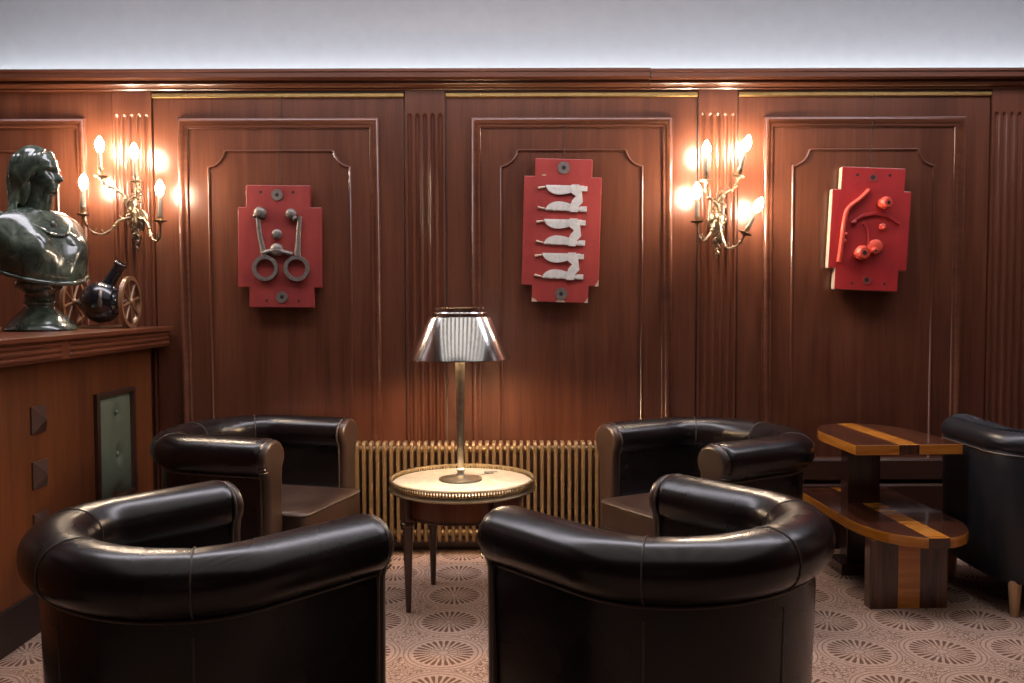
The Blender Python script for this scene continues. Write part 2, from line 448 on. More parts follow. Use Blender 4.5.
# ------------------------------------------------------------------ wall sconces
BULB = emit('warm_bulb', (1.0, .80, .58), 430.0)
def sconce(name, label, cx, cz, arms, orn):
    K = .00121
    t = thing(name, label, 'wall lamp', (cx, WY - .03, cz), group='candle wall sconces')
    def P(X, Y, d): return Vector(((X - orn[0]) * K, -d, (orn[1] - Y) * K))
    m = MB()   # cast stem with scrolls and leaves
    m.tube(catmull([(0, -.012, .14), (.006, -.03, .10), (-.004, -.045, .05), (0, -.05, 0), (0, -.035, -.06), (.003, -.018, -.12), (0, -.012, -.165)], 6),
           [.004 + .010 * math.sin(PI * i / 36) + .003 * math.sin(i * 1.3) for i in range(37)], 10)
    for (x, z, s, fl) in ((0, .12, .034, 1), (0, .06, .03, -1), (0, .0, .045, 1), (.0, .0, .045, -1), (0, -.05, .034, 1), (0, -.05, .034, -1), (0, -.1, .024, 1), (0, -.1, .022, -1)):
        pts = []
        for k in range(22):
            a = k / 21 * 1.7 * PI; rr = s * (1 - k / 21 * .72)
            pts.append((fl * (s * .55 - rr * math.cos(a) * .62), -.03 - .012 * math.sin(a), z + rr * math.sin(a) * 1.0))
        m.tube(pts, [.0058 - .0032 * k / 21 for k in range(22)], 7)
        m.ball((fl * s * .75, -.036, z + s * .2), (.006, .005, .013), 8, 6, rot=(0, fl * .6, 0))
    for k in range(26):   # cast foliage
        a = k * 2.4; rr = .012 + .016 * ((k * 7) % 5) / 5
        z = -.10 + .22 * k / 26
        m.ball((rr * math.cos(a), -.032 - .012 * abs(math.sin(a)), z), (.0055, .0045, .011), 8, 6, rot=(a * .3, a, 0))
        if k % 3 == 0: m.tube(catmull([(0, -.03, z), (rr * math.cos(a), -.045, z + .012), (1.9 * rr * math.cos(a), -.05, z + .004), (1.7 * rr * math.cos(a), -.048, z - .012)], 4), [.0045] * 7 + [.003] * 6, 6)
    for k in range(9):
        m.ball(((-1) ** k * .012 * (1 - k / 12), -.03, -.03 - .015 * k), (.0095 - .0005 * k, .007, .014), 8, 6, rot=(0, (-1) ** k * -.6, 0))
    m.ball((0, -.012, -.17), (.005, .005, .014), 8, 6)
    m.lathe([(.001, 0), (.042, 0), (.045, -.004), (.036, -.010), (.02, -.014), (.0, -.016)], 24, Matrix.Translation((0, .0005, .0)) @ Matrix.Rotation(PI / 2, 4, 'X') @ Matrix.Scale(-1, 4, (0, 0, 1)))
    m.build('stem', GILT, t)
    for arm in arms:
        d0, d1 = .045, arm['d']
        pp = [P(x, y, d0 + (d1 - d0) * (i / (len(arm['p']) - 1)) ** .8) for i, (x, y) in enumerate(arm['p'])]
        cv = catmull(pp, 7); n = len(cv)
        a = MB(); a.tube(cv, [.0066 + .0014 * math.sin(i * .8) - .0015 * i / n for i in range(n)], 8)
        for i in range(5, n - 6, 7):   # leaf knuckles
            a.ball(cv[i], (.011, .009, .0075), 8, 6, rot=(i, .5 * i, 0))
            a.ball(cv[i] + Vector((.008 * (-1) ** i, -.003, .010)), (.004, .003, .013), 8, 6, rot=(0, .6 * (-1) ** i, 0))
        ao = a.build('arm', GILT, t)
        s0 = P(*arm['s'][0], d1); s1 = P(*arm['s'][1], d1); ax = (s1 - s0).normalized()
        q = Vector((0, 0, 1)).rotation_difference(ax).to_matrix().to_4x4()
        pan = cv[-1]
        MB().lathe([(0, -.008), (.008, -.007), (.012, 0), (.026, .003), (.032, .009), (.030, .010), (.02, .006), (.0, .005)], 20, Matrix.Translation(pan) @ q).build('drip_pan', GILT, ao)
        L = (s0 - pan).length
        MB().lathe([(0.004, .002), (.007, .006), (.0055, L * .4), (.012, L * .7), (.0135, L), (.0135, L + .006), (0, L + .006)], 16, Matrix.Translation(pan) @ q).build('candle_cup', GILT, ao)
        h = (s1 - s0).length
        co = MB().lathe([(0, 0), (.0105, 0), (.0105, h), (.009, h + .004), (0, h + .004)], 16, Matrix.Translation(s0) @ q).build('candle_sleeve', CREAM, ao)
        b = P(*arm['b'], d1)
        bl = MB().lathe([(0, -.032), (.009, -.030), (.016, -.018), (.0205, 0), (.019, .014), (.013, .028), (.006, .040), (.0, .046)], 18, Matrix.Translation(b) @ q).build('bulb', BULB, ao)
    return t
sconce('wall_sconce', 'gilt four-arm candle sconce on the wall above the black wheeled jug', -1.845, 1.663, [
    dict(p=[(262, 425), (240, 385), (235, 350), (205, 322), (170, 310), (157, 292), (155, 280)], s=[(153, 245), (152, 182)], b=(153, 152), d=.11),
    dict(p=[(264, 420), (245, 388), (262, 362), (292, 350), (298, 325), (303, 303)], s=[(301, 280), (298, 212)], b=(296, 182), d=.13),
    dict(p=[(250, 432), (210, 445), (185, 480), (150, 503), (112, 490), (95, 455), (92, 432)], s=[(90, 402), (94, 335)], b=(97, 302), d=.14),
    dict(p=[(280, 432), (315, 445), (338, 490), (350, 518), (374, 530), (392, 505), (397, 458)], s=[(397, 440), (398, 362)], b=(398, 328), d=.14)], (265, 430))
sconce('wall_sconce', 'gilt four-arm candle sconce on the wall right of the grey leaf plaque', 1.012, 1.635, [
    dict(p=[(235, 420), (228, 385), (205, 365), (180, 348), (170, 320), (170, 297)], s=[(169, 262), (169, 200)], b=(170, 170), d=.13),
    dict(p=[(238, 400), (232, 370), (255, 338), (285, 322), (296, 300), (300, 277)], s=[(308, 248), (324, 182)], b=(334, 145), d=.11),
    dict(p=[(228, 440), (212, 455), (195, 495), (165, 528), (142, 505), (135, 458)], s=[(134, 435), (133, 368)], b=(132, 335), d=.14),
    dict(p=[(240, 450), (248, 515), (265, 555), (295, 548), (315, 525), (322, 505)], s=[(336, 478), (360, 425)], b=(374, 392), d=.14)], (235, 445))

# ------------------------------------------------------------------ red foundry plaques
def tilt(o, roll, yaw=0): o.rotation_euler = (0, roll, yaw)
def plaque_outline(tab0, mid0, tab1, ys):
    (a0, a1), (b0, b1), (c0, c1) = tab0, mid0, tab1
    z3, z2, z1, z0 = ys
    return [(c0, z0), (c1, z0), (c1, z1), (b1, z1), (b1, z2), (a1, z2), (a1, z3), (a0, z3), (a0, z2), (b0, z2), (b0, z1), (c0, z1)]
RX = Matrix.Rotation(PI / 2, 4, 'X')    # (x, y, z) -> (x, -z, y): outline in x, z, thickness towards -y
def washer(m, x, z, r0, r1, y, h=.006, mi=0):
    m.lathe([(r0, 0), (r1, 0), (r1, h), (r0, h), (r0, 0)], 24, Matrix.Translation((x, -y, z)) @ RX, mi, cap=False)
def stud_(m, x, z, r, y, h, mi=0, dome=.4):
    m.lathe([(r, 0), (r, h * (1 - dome)), (r * .8, h * (1 - dome * .35)), (r * .35, h), (0, h)], 18, Matrix.Translation((x, -y, z)) @ RX, mi)
def hang_wire(t, z):
    MB().tube([(0, -.012, z), (0, -.012, .95 * z + .05 * 2.25), (0, .01, 9)] if 0 else [(0, -.012, z), (0, -.004, t['wire'])], .0022, 6).build('hanging_wire', WIRE, t)
# 1: two iron rings
t = thing('red_plaque', 'red stepped board with two iron rings on hinged arms', 'wall plaque', (-1.14, WY - .024, 1.515), group='red wall plaques')
B = .032
b = MB().prism(plaque_outline((-.165, .150), (-.205, .204), (-.150, .167), (.302, .195, -.198, -.297)), .012, .012 + B, RX).build('board', RED1, t, smooth=False, bevel=.003)
y = .012 + B
m = MB()
for sx, x0 in ((-1, -.076), (1, .078)):
    m = MB()
    washer(m, x0 + .008, -.104, .045, .063, y + .002, .018)
    m.tube([(x0 + .008 + sx * .004, -y - .012, -.046), (x0 + sx * .018, -y - .016, .06), (x0 + sx * .026, -y - .02, .148)], [.016, .011, .012], 10, flat=.6)
    m.build('ring_handle', IRON, b)
for x, z, r, h in ((-.092, .165, .030, .035), (.06, .162, .026, .034), (.078, .14, .013, .03), (-.115, .15, .012, .03), (-.012, .063, .024, .018), (-.012, -.014, .032, .03)):
    m = MB(); stud_(m, x, z, r, y, h); m.build('bolt', IRON, b)
m = MB(); m.tube([(-.085, -y - .01, -.03), (-.012, -y - .02, -.015), (.065, -y - .01, -.035)], .012, 8)
m.build('link_bar', IRON, b)
for x, z in ((-.012, .255), (.01, -.245)):
    m = MB(); washer(m, x, z, .010, .028, y, .004); m.build('washer', IRON, b)
for x, z, r in ((-.012, .255, .011), (.01, -.245, .011), (-.092, .268, .007), (.066, .268, .007), (-.065, -.262, .006), (.092, -.264, .006)): MB().lathe([(0, .0), (r, 0), (r, .0015), (0, .0015)], 12, Matrix.Translation((x, -y, z)) @ RX).build('bolt_hole', HOLE, b)
t['wire'] = .75; hang_wire(t, .295); del t['wire']; tilt(t, math.radians(.6))
# 2: grey leaf castings
t = thing('red_plaque', 'tall red stepped board mounted with pale grey leaf-shaped castings', 'wall plaque', (.247, WY - .024, 1.590), group='red wall plaques')
b = MB().prism(plaque_outline((-.140, .140), (-.192, .188), (-.140, .138), (.352, .265, -.268, -.350)), .012, .012 + B, RX).build('board', RED2, t, smooth=False, bevel=.003)
def leaf(m, x0, z0, ln, ht, up, y, teeth):
    lo = []; hi = []
    N = 18
    for k in range(N + 1):
        u = k / N
        prof = math.sin(PI * u ** .72) ** .85 if 0 < u < 1 else .0
        zz = ht * max(.05, prof) * (1 - .35 * u)
        tooth = -.007 if (k % 3 == 1 and 3 < k < 14) else 0
        hi.append((x0 + ln * u, z0 + up * zz)); lo.append((x0 + ln * u, z0 + up * tooth))
    ol = lo + hi[::-1]
    m.prism(ol, 0, .010, Matrix.Translation((0, -y, 0)) @ RX)
for k, zc in enumerate((.160, -.006, -.172)):
    m = MB(); dx = -.004 * k
    leaf(m, -.085 + dx, zc + .057, .20, -.046, 1, y, True); leaf(m, -.085 + dx, zc - .057, .20, .046, 1, y, True)
    stem = [(.035, .058), (.040, .030), (.062, .012), (.046, -.010), (.036, -.040), (.036, -.078), (.072, -.078), (.078, -.045), (.098, -.02), (.094, .010), (.090, .040), (.078, .062), (.078, .078), (.04, .078)]
    m.prism([(x + dx, z * .86 + zc) for x, z in stem], 0, .013, Matrix.Translation((0, -y, 0)) @ RX)
    for zz in (.054, .042, -.044, -.057):
        m.box(.085 + dx, .118 + dx, -y - .009, -y, zc + zz - .006, zc + zz + .006)
    for zz in (.057, -.057):
        m.box(-.085 + dx, .1 + dx, -y - .004, -y, zc + zz - .005, zc + zz + .006)
    c = m.build('leaf_casting', LEAD, b, smooth=False, bevel=.002)
    for zz in (.053, -.053): MB().tube([(-.088 + dx, -y - .004, zc + zz), (-.122 + dx, -y - .004, zc + zz * .88)], [.004, .007], 8).build('runner_tip', EDGEW, c)
for x, z in ((.0, .308), (.004, -.308)):
    m = MB(); washer(m, x, z, .010, .030, y, .004); m.build('washer', IRON, b)
for x, z in ((.0, .308), (.004, -.308)): MB().lathe([(0, 0), (.011, 0), (.011, .0015), (0, .0015)], 12, Matrix.Translation((x, -y, z)) @ RX).build('bolt_hole', HOLE, b)
# bare chips at the corners and stencilled marks of the lower tab
m = MB()
MB().prism([(-.14, -.349), (-.112, -.349), (-.122, -.338), (-.14, -.328)], 0, .0012, Matrix.Translation((0, -y, 0)) @ RX).build('bare_chip', EDGEW, b, smooth=False)
MB().prism([(-.022, -.349), (.026, -.349), (.018, -.338), (-.012, -.336)], 0, .0012, Matrix.Translation((0, -y, 0)) @ RX).build('bare_chip', EDGEW, b, smooth=False)
MB().prism([(.118, -.349), (.138, -.349), (.138, -.322)], 0, .0012, Matrix.Translation((0, -y, 0)) @ RX).build('bare_chip', EDGEW, b, smooth=False)
MB().prism([(.168, -.267), (.187, -.267), (.187, -.235)], 0, .0012, Matrix.Translation((0, -y, 0)) @ RX).build('bare_chip', EDGEW, b, smooth=False)
MB().prism([(-.108, .268), (-.084, .268), (-.09, .274), (-.102, .273)], 0, .0012, Matrix.Translation((0, -y, 0)) @ RX).build('bare_chip', EDGEW, b, smooth=False)
t['wire'] = .675; hang_wire(t, .345); del t['wire']; tilt(t, math.radians(1.6))
# 3: red knobs and bent rod
t = thing('red_plaque', 'bright red stepped board with red knobs and a bent rod', 'wall plaque', (1.752, WY - .030, 1.592), group='red wall plaques')
B3 = .05
b = MB().prism(plaque_outline((-.150, .155), (-.190, .188), (-.155, .150), (.300, .190, -.195, -.298)), .012, .012 + B3, RX, 0, 1).build('board', [RED3, EDGEW], t, smooth=False, bevel=.003)
y = .012 + B3
m = MB()
m.tube(catmull([(-.018, -y - .012, .190), (-.06, -y - .014, .145), (-.112, -y - .014, .098), (-.128, -y - .014, .04), (-.135, -y - .013, -.06), (-.143, -y - .012, -.165)], 6), .0115, 10)
m.build('bent_rod', RED3B, b)
def knob(x, z, r, h, dx=0, dz=0):
    q = Matrix.Translation((x, -y, z)) @ Matrix.Shear('XY', 4, (0, 0)) @ RX
    q = Matrix.Translation((x, -y, z)) @ Euler((0, 0, dx)).to_matrix().to_4x4() @ RX
    k = MB().lathe([(r * .75, 0), (r * .8, h * .3), (r * 1.02, h * .5), (r, h * .75), (r * .72, h), (r * .34, h * 1.02), (r * .3, h * .9), (0, h * .9)], 22, q).build('knob', RED3B, b)
    MB().lathe([(0, 0), (r * .34, 0), (r * .3, .003), (0, .003)], 14, q @ Matrix.Translation((0, 0, h * .965))).build('knob_hole', HOLE, k)
knob(.048, .128, .030, .055, .3); knob(-.048, -.118, .036, .055, .25); knob(.018, -.105, .018, .03, .3)
for x, z, rr, hh in ((.030, -.082, .034, .018), (.058, .015, .016, .014), (.062, .008, .008, .02), (-.12, -.03, .012, .02), (-.124, -.062, .012, .02)):
    m = MB(); stud_(m, x, z, rr, y, hh, dome=.3); m.build('boss', RED3B, b)
m = MB()
ol = [(-.085, .026), (-.04, .056), (.02, .070), (.08, .060), (.138, .025), (.142, .034), (.132, .048), (.08, .078), (.02, .088), (-.04, .072), (-.09, .038)]
m.prism(ol, 0, .010, Matrix.Translation((0, -y, 0)) @ RX)
m.tube(catmull([(-.035, -y - .002, .03), (-.012, -y - .004, .0), (-.004, -y - .004, -.05), (-.004, -y - .004, -.085)], 6), .0055, 8)
m.tube([(-.09, -y - .002, .028), (-.07, -y - .010, .034)], .011, 8)
m.build('curved_rib', RED3, b, bevel=.002)
for x, z, r in ((.0, .252, .012), (.0, -.248, .012), (-.075, .262, .007), (.08, .265, .007), (-.07, -.265, .006), (.085, -.262, .006)): MB().lathe([(0, 0), (r, 0), (r, .0015), (0, .0015)], 12, Matrix.Translation((x, -y, z)) @ RX).build('bolt_hole', HOLE, b)
for z in (.252, -.248):
    m = MB(); washer(m, 0, z, .012, .022, y, .0025); m.build('washer', RED1, b)
t['wire'] = .668; hang_wire(t, .295); del t['wire']; tilt(t, math.radians(2.6), math.radians(-3))

# ------------------------------------------------------------------ radiator
t = thing('radiator', 'long bronze column radiator low on the wall behind the marble table', 'radiator', (-.16, WY - .062, 0))
def rad_section():
    m = MB()
    def rr(w, h, r, cz, n=5):
        pts = []
        for cx_, cz_, a0 in ((w - r, h - r, 0), (-w + r, h - r, 90), (-w + r, -h + r, 180), (w - r, -h + r, 270)):
            for k in range(n + 1):
                a = math.radians(a0 + 90 * k / n); pts.append((cx_ + r * math.cos(a), cz + cz_ + r * math.sin(a)))
        return pts
    out = rr(.042, .248, .022, .312); rings = []
    for x, d in ((-.0085, .006), (-.007, .001), (-.0035, 0), (.0035, 0), (.007, .001), (.0085, .006)):
        rings.append([(x, -.045 + yy * (1 - d * 12), .312 + (zz - .312) * (1 - d * 2)) for yy, zz in out])
    m.loft(rings); return m
sec0 = None
for i in range(42):
    x = -.70 + i * .0335
    if sec0 is None: o = sec0 = rad_section().build('radiator_section', RADM, t, angle=50)
    else:
        o = sec0.copy(); COL.objects.link(o); o.parent = t
    o.location = (x, 0, 0)
for z in (.105, .52): MB().tube([(-.71, -.045, z), (.70, -.045, z)], .018, 14).build('header_pipe', RADM, t)
for x in (-.65, .63): MB().box(x - .012, x + .012, -.075, -.015, .0, .075).build('foot', RADM, t, smooth=False, bevel=.003)

# ------------------------------------------------------------------ bar counter
t = thing('bar_counter', 'tall mahogany counter with reeded ledge and pyramid studs', 'counter', (0, 0, 0))
XF = -1.797; Y0, Y1 = 1.6, WY - .036
body = MB().box(-2.55, XF, Y0, Y1, .0, 1.03).build('body', CNT, t, smooth=False, bevel=.004)
m = MB().box(-2.55, XF + .012, Y0, Y1, .0, .16); m.build('plinth', wood('counter_plinth', (.014, .006, .004), (.03, .011, .007), 'Y', rough=.5, coat=0), t, smooth=False, bevel=.005)
def ledge_mesh():
    m = MB()
    m.box(-2.60, XF + .082, Y0 - .02, Y1, 1.030, 1.112)
    m.box(-2.62, XF + .108, Y0 - .02, Y1, 1.112, 1.126)
    return m
m = MB(); m.box(-2.60, XF + .094, Y0, Y1, 1.030, 1.106); m.box(-2.62, XF + .115, Y0, Y1, 1.106, 1.126)
le = m.build('ledge', MAHY, t, smooth=False, bevel=.003)
m = MB()
for ya, yb in ((Y0, 3.40), (3.46, Y1 - .01)):
    for z in (1.046, 1.068, 1.090):
        m.tube([(XF + .092, ya, z), (XF + .092, ya + .006, z), (XF + .092, yb - .006, z), (XF + .092, yb, z)], [.004, .0095, .0095, .004], 12)
m.build('reeding', MAHY, le)
m0 = None
for yy in (3.39, 2.82):
    for z in (.805, .597, .40):
        s = .052
        m = MB(); m.add([(0, -s, -s), (0, s, -s), (0, s, s), (0, -s, s), (.006, -s, -s), (.006, s, -s), (.006, s, s), (.006, -s, s), (.036, 0, 0)],
                        [(0, 1, 2, 3), (0, 1, 5, 4), (1, 2, 6, 5), (2, 3, 7, 6), (3, 0, 4, 7), (4, 5, 8), (5, 6, 8), (6, 7, 8), (7, 4, 8)])
        if m0 is None: m0 = o = m.build('pyramid_stud', STUD, t, smooth=False)
        else: o = m0.copy(); COL.objects.link(o); o.parent = t
        o.location = (XF, yy, z)
# padded green inset with buttons
fy0, fy1, fz0, fz1 = 3.845, 4.235, .345, .852
MZ = Matrix.Translation((XF, 0, 0)) @ Matrix(((0, -1, 0, 0), (1, 0, 0, 0), (0, 0, 1, 0), (0, 0, 0, 1)))
fr = MB().frame([(fy0, fz0), (fy1, fz0), (fy1, fz1), (fy0, fz1)], [(0, -.002), (0, .016), (.008, .022), (.022, .020), (.030, .010), (.030, -.002)], MZ).build('inset_frame', DKW, t, angle=40)
rows = []
N = 40
bt = [((fy0 + fy1) / 2, fz1 - .10), ((fy0 + fy1) / 2, fz1 - .29), ((fy0 + fy1) / 2, fz0 + .04)]
for i in range(N + 1):
    row = []
    for j in range(N + 1):
        yy = fy0 + .027 + (fy1 - fy0 - .054) * i / N; zz = fz0 + .027 + (fz1 - fz0 - .054) * j / N
        u, w = i / N, j / N
        d = .002 + .020 * (1 - (2 * u - 1) ** 4) * (1 - (2 * w - 1) ** 6)
        for by, bz in bt: d -= .014 * math.exp(-((yy - by) ** 2 + (zz - bz) ** 2) / .0012)
        row.append((XF + d, yy, zz))
    rows.append(row)
pad = MB().loft(rows, closed=False, caps=False).build('green_padding', GREENL, fr, angle=180)
for by, bz in bt[:2]: MB().ball((XF + .012, by, bz), (.008, .013, .013), 14, 10).build('button', GREENL, fr)

# ------------------------------------------------------------------ bust
def remesh(o, vox, sm=6):
    r = o.modifiers.new('merge', 'REMESH'); r.mode = 'VOXEL'; r.voxel_size = vox; r.use_smooth_shade = True
    s = o.modifiers.new('even', 'SMOOTH'); s.factor = .5; s.iterations = sm
LZ = 1.126
t = thing('bust', 'dark green glazed bust of a long-haired woman on the counter ledge', 'bust', (-2.022, 3.86, LZ), 0)
m = MB().lathe([(0, 0), (.142, 0), (.148, .008), (.144, .018), (.132, .026), (.126, .034), (.110, .052), (.085, .076), (.066, .094), (.060, .104), (.068, .112), (.070, .120), (.058, .128), (.058, .15), (.064, .168), (.078, .182), (0, .182)], 48)
m.build('socle', GRN, t)
# figure: torso turned a little to the camera, head in profile
tr = math.radians(-28)
def R2(x, y, z):   # torso frame: x forward, y to her left
    return (x * math.cos(tr) - y * math.sin(tr), x * math.sin(tr) + y * math.cos(tr), z)
m = MB()
def tb(c, r, rot=(0, 0, 0)): m.ball(R2(*c), r, 24, 16, rot=(rot[0], rot[1], rot[2] + tr))
tb((-.005, 0, .20), (.085, .10, .055)); tb((-.005, 0, .27), (.098, .125, .09)); tb((.0, 0, .36), (.105, .165, .12)); tb((-.012, 0, .45), (.090, .175, .075))
tb((-.015, .155, .40), (.068, .055, .075)); tb((-.015, -.155, .40), (.068, .055, .075))
tb((.085, .07, .355), (.068, .070, .072)); tb((.085, -.07, .355), (.068, .070, .072))
tb((-.01, .08, .487), (.05, .09, .030), (-.3, 0, 0)); tb((-.01, -.08, .487), (.05, .09, .030), (.3, 0, 0))
m.tube([(-.02, 0, .46), (.0, 0, .51), (.012, 0, .56), (.016, 0, .62)], [.075, .056, .053, .056], 20)
hx, hz = .012, .682
def lut(z, tab):
    if z <= tab[0][0]: return tab[0][1]
    for (z0, v0), (z1, v1) in zip(tab, tab[1:]):
        if z <= z1:
            u = (z - z0) / (z1 - z0); u = u * u * (3 - 2 * u) * .5 + u * .5
            return v0 + (v1 - v0) * u
    return tab[-1][1]
FRONT = [(.566, .040), (.574, .066), (.584, .084), (.594, .090), (.604, .086), (.620, .088), (.634, .086), (.660, .083), (.674, .080), (.690, .088), (.715, .086), (.745, .070), (.768, .040), (.780, .004)]
BACK = [(.566, -.036), (.60, -.052), (.64, -.074), (.68, -.086), (.715, -.084), (.745, -.066), (.768, -.036), (.780, -.002)]
WID = [(.566, .030), (.576, .034), (.590, .042), (.61, .053), (.64, .061), (.68, .068), (.715, .068), (.745, .056), (.768, .034), (.780, .003)]
NOSE = [(.624, 0), (.631, .016), (.637, .029), (.641, .031), (.650, .027), (.668, .018), (.684, .010), (.698, 0)]
ga = lambda d, q: math.exp(-(d / q) ** 2)
rings = []
for i in range(86):
    z = .566 + .214 * i / 85
    xf, xb, wd = lut(z, FRONT), lut(z, BACK), lut(z, WID); ring = []
    xc = xb + (xf - xb) * .46
    for k in range(120):
        a = 2 * PI * k / 120 ; ca, sa = math.cos(a), math.sin(a)
        e = .86 if ca > 0 else 1.0
        x = xc + ((xf - xc) if ca > 0 else (xc - xb)) * (abs(ca) ** e) * (1 if ca > 0 else -1); y = wd * (abs(sa) ** .92) * (1 if sa > 0 else -1)
        if ca > 0:
            x += lut(z, NOSE) * ga(y, .0125) + .007 * ga(z - .619, .0045) * ga(y, .018) + .006 * ga(z - .608, .0045) * ga(y, .016) - .003 * ga(z - .6135, .002) * ga(y, .02)
            ay = abs(y) - .029
            x += -.011 * ga(z - .672, .011) * ga(ay, .014) + .006 * ga(z - .671, .0065) * ga(ay, .010) + .004 * ga(z - .689, .006) * ga(ay, .022) + .004 * ga(z - .640, .014) * ga(ay - .006, .014)
        ring.append((x + hx - .012, y, z))
    rings.append(ring)
m.loft(rings)
fig = m.build('figure', GRN, t, angle=180); remesh(fig, .0036, 2)
m = MB()   # hair drawn back and falling on the shoulders
m.ball((hx - .024, 0, hz + .016), (.082, .079, .092), 28, 20)
m.ball((hx - .060, 0, hz - .030), (.040, .050, .060), 20, 12)
for s in (-1, 1): m.ball((hx - .040, s * .050, hz - .085), (.030, .024, .075), 16, 12, rot=(0, .15, 0))
for s in (-1, 1):
    for k in range(7):
        a = k / 6
        x0 = hx + .040 - .10 * a
        pts = catmull([(x0 - .006, s * .022, hz + .086 - .016 * a), (x0 - .012, s * .066, hz + .045), (x0 - .048 + .03 * a, s * .074, hz - .03), (-.045 - .02 * a, s * (.070 - .01 * a), hz - .10), (-.055 - .022 * a, s * (.078 + .02 * a), hz - .185 - .02 * a)], 6)
        m.tube(pts, [.0075 + .005 * math.sin(PI * i / 24) for i in range(25)], 8)
for k in range(5):
    yy = -.05 + .025 * k
    m.tube(catmull([(hx - .085, yy, hz + .03), (hx - .098, yy, hz - .05), (-.075, yy * 1.2, hz - .12), (-.075, yy * 1.4, hz - .20)], 6), .017, 8)
hair = m.build('hair', GRN, t, angle=180); remesh(hair, .0048, 2)
rings = []   # gown and mantle: one draped sheet, low in front and drawn up behind
for z, tl, rx, ry, cx_, fo in ((.240, .050, .118, .165, .012, .010), (.250, .050, .138, .188, .016, .012), (.290, .040, .140, .196, .012, .010), (.330, .028, .138, .204, .008, .006), (.372, .015, .134, .210, .004, .004), (.412, .004, .120, .210, .0, .003), (.450, 0, .102, .206, -.006, .003), (.478, -.004, .086, .182, -.010, .002), (.500, -.006, .070, .14, -.012, .0), (.514, -.006, .052, .09, -.012, 0)):
    ring = []
    for k in range(96):
        a = 2 * PI * k / 96
        w = 1 + fo * 3.2 * math.sin(7 * a + z * 24) * (.4 + .6 * max(0, math.cos(a + .4))) + fo * 1.6 * math.sin(13 * a - z * 30)
        bustb = .040 * math.exp(-((z - .365) / .055) ** 2) * (math.exp(-((a - .55) / .36) ** 2) + math.exp(-((a - 2 * PI + .55) / .36) ** 2))
        ring.append(R2(cx_ + (rx * w + bustb) * math.cos(a), (ry * w + bustb * .3) * math.sin(a), z - tl * math.cos(a)))
    rings.append(ring)
gown = MB().loft(rings).build('gown', GRN, t, angle=180)
m = MB()   # rolled hem and the neckline of the gown
m.tube([Vector(p) * 1.0 for p in rings[1]], .010, 8, closed=True)
m.tube(catmull([R2(-.02, .16, .492), R2(.06, .105, .462), R2(.125, .045, .412), R2(.130, 0, .402), R2(.125, -.045, .412), R2(.06, -.105, .462), R2(-.02, -.16, .492)], 8), .0075, 8)
m.build('gown_hem', GRN, gown, angle=180)
m = MB()
pts = [R2(.0 + .088 * math.sin(a), -.075 * math.cos(a), .507 - .045 * max(0, math.sin(a)) ** 2) for a in [PI * (k / 20) for k in range(21)]]
m.tube(pts, .0035, 6); m.ball(R2(.1, 0, .447), (.007, .013, .018), 12, 8, rot=(0, 0, tr))
m.build('necklace', GRN, t)

# ------------------------------------------------------------------ cannon-shaped jug
t = thing('cannon_jug', 'black glazed ball jug between two wooden cannon wheels on the counter', 'jug', (-1.922, 4.22, LZ), math.radians(2))
MB().box(-.10, .10, -.055, .055, 0, .012).build('base_board', WHEELW, t, smooth=False, bevel=.003)
m = MB()
m.ball((.002, 0, .122), (.100, .092, .098), 36, 24)
jb = m.build('jug_body', BLK, t, angle=180)
q = Matrix.Translation((.016, -.004, .178)) @ Matrix.Rotation(math.radians(33), 4, 'Y')
m = MB().lathe([(.044, -.01), (.034, .012), (.029, .05), (.0265, .10), (.025, .128), (.030, .134), (.031, .145), (.026, .150), (.018, .150), (.016, .12), (0, .115)], 28, q)
m.build('neck', BLK, jb, angle=60)
m = MB(); m.tube(catmull([(.03, -.078, .175), (.035, -.098, .15), (.034, -.100, .125), (.03, -.090, .10)], 6), .008, 8); m.ball((.032, -.098, .118), (.012, .008, .02), 10, 8)
m.build('lug', IRON, jb)
MB().tube([(-.145, 0, .121), (.145, 0, .121)], .010, 12).build('axle', IRON, t)
for sx in (-1, 1):
    W = Matrix.Translation((sx * .132, 0, .121)) @ Matrix.Rotation(PI / 2, 4, 'Y')
    w = MB().lathe([(.103, -.009), (.121, -.009), (.121, .009), (.103, .009), (.103, -.009)], 48, W, cap=False).build('wheel_rim', WHEELW, t, angle=40)
    m = MB()
    m.lathe([(0, -.018), (.014, -.018), (.019, -.008), (.019, .008), (.014, .018), (0, .018)], 18, W)
    for k in range(8):
        a = 2 * PI * k / 8 + .2
        m.tube([W @ Vector((.015 * math.cos(a), .015 * math.sin(a), 0)), W @ Vector((.06 * math.cos(a), .06 * math.sin(a), 0)), W @ Vector((.105 * math.cos(a), .105 * math.sin(a), 0))], [.007, .0055, .0075], 8)
    m.build('spokes', WHEELW, w)

# ------------------------------------------------------------------ club armchairs
def u_path(a, yf, yb, R, ns=14, na=12, nb=6):
    pts = []
    for k in range(ns): pts.append((-a, yf + (yb - R - yf) * k / ns))
    for k in range(na + 1):
        th = PI - PI / 2 * k / na; pts.append((-a + R + R * math.cos(th), yb - R + R * math.sin(th)))
    for k in range(1, nb): pts.append((-a + R + (2 * a - 2 * R) * k / nb, yb))
    for k in range(na + 1):
        th = PI / 2 - PI / 2 * k / na; pts.append((a - R + R * math.cos(th), yb - R + R * math.sin(th)))
    for k in range(1, ns + 1): pts.append((a, yb - R + (yf - yb + R) * k / ns))
    P = [Vector((x, y, 0)) for x, y in pts]; out = []
    for i, p in enumerate(P):
        tg = (P[min(i + 1, len(P) - 1)] - P[max(i - 1, 0)]).normalized()
        out.append((p, Vector((-tg.y, tg.x, 0)), tg))
    seams = [ns, ns + na, ns + na + nb, ns + 2 * na + nb]
    return out, seams
A_, YF, YBK, RC = .325, -.292, .275, .250
